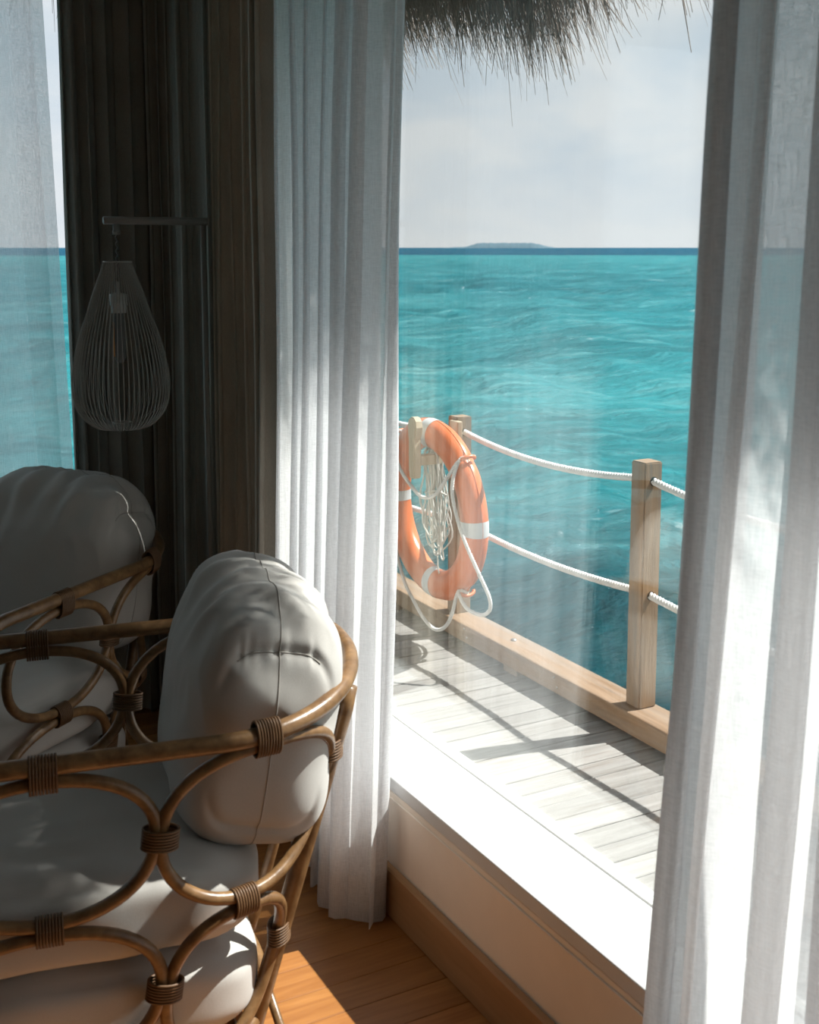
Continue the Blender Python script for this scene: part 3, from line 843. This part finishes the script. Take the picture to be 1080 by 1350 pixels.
make_chair('armchair', 'rattan armchair in front, its grey linen back cushion lit by the window sun', (.4217, 2.275, 0), math.radians(-10.5))
make_chair('armchair', 'rattan armchair behind the front one, beneath the hanging wire lamp', (.393, 3.17, 0), math.radians(38))

# ------------------------------------------------------------------ floor lamp with hanging wire shade
LY = 3.27; LX0, LX1 = .828, 1.108; LZ = 1.622
lp = empty('floor_lamp', (LX1, LY, 0)); tag(lp, 'grey floor lamp with a teardrop wire shade hanging from its arm', 'lamp')
dxl = LX0 - LX1
MB().lathe([(0, 0), (.08, 0), (.08, .012), (.07, .016), (0, .016)], 28).build('base', 'lamp_metal', lp)
MB().tube([(0, 0, .012), (0, 0, LZ - .01)], .0085, 12).build('pole', 'lamp_metal', lp)
MB().tube([(.012, 0, LZ), (dxl, 0, LZ)], .0105, 14).build('arm', 'lamp_metal', lp)
cx = dxl + .034
MB().lathe([(0, 0), (.009, 0), (.009, -.018), (.011, -.018), (.011, -.030), (0, -.030)], 14, (cx, 0, LZ - .008)).build('hanger', 'lamp_metal', lp)
ztop = 1.512
MB().tube([(cx + .0025 * math.cos(a * 1.1), .0025 * math.sin(a * 1.1), LZ - .036 - (LZ - .036 - ztop + .06) * a / 40) for a in range(41)], .0024, 6).build('cord', 'lamp_cord', lp)
sh = empty('lamp_shade', (cx, 0, ztop)); sh.parent = lp
K = .00217 / 3.6
profile = [(62, 350), (78, 400), (98, 450), (116, 500), (135, 560), (160, 630), (184, 700), (203, 780), (216, 850), (220, 910), (216, 960), (205, 1010), (183, 1050), (150, 1085), (118, 1104), (90, 1110), (62, 1102), (40, 1085)]
pr = [(wd * K, -(zz - 348) * K) for wd, zz in profile]
def catmull(P, n=3):
    out = []
    for i in range(len(P) - 1):
        p0, p1, p2, p3 = P[max(i - 1, 0)], P[i], P[i + 1], P[min(i + 2, len(P) - 1)]
        for k in range(n):
            t = k / n; out.append(tuple(.5 * (2 * p1[d] + (p2[d] - p0[d]) * t + (2 * p0[d] - 5 * p1[d] + 4 * p2[d] - p3[d]) * t * t + (3 * p1[d] - p0[d] - 3 * p2[d] + p3[d]) * t ** 3) for d in (0, 1)))
    return out + [P[-1]]
prs = catmull(pr, 2)
rib0 = MB().tube([(r_, 0, z_) for r_, z_ in prs], .0013, 5).build('rib', 'lamp_wire', sh)
NR = 60
for i in range(1, NR):
    r_ = link(bpy.data.objects.new('rib', rib0.data), sh); r_.rotation_euler = (0, 0, 2 * math.pi * i / NR)
for (rr_, zz_) in (pr[0], pr[-1]):
    MB().tube([(rr_ * math.cos(a), rr_ * math.sin(a), zz_) for a in [2 * math.pi * i / 40 for i in range(40)]], .0024, 8, True).build('hoop', 'lamp_wire', sh)
MB().lathe([(0, 0), (.006, 0), (.006, -.03), (.024, -.034), (.024, -.064), (.020, -.072), (.02, -.086), (0, -.086)], 20, (0, 0, -.055)).build('socket', 'bulb_glass', sh)
MB().lathe([(.013, 0), (.016, -.01), (.016, -.12), (.010, -.135), (0, -.138)], 16, (0, 0, -.141)).build('bulb', 'lamp_cord', sh)
MB().tube([(-.0165, -.002, -.165), (-.0165, -.002, -.26)], .0022, 6).build('filament', 'bulb_filament', sh)
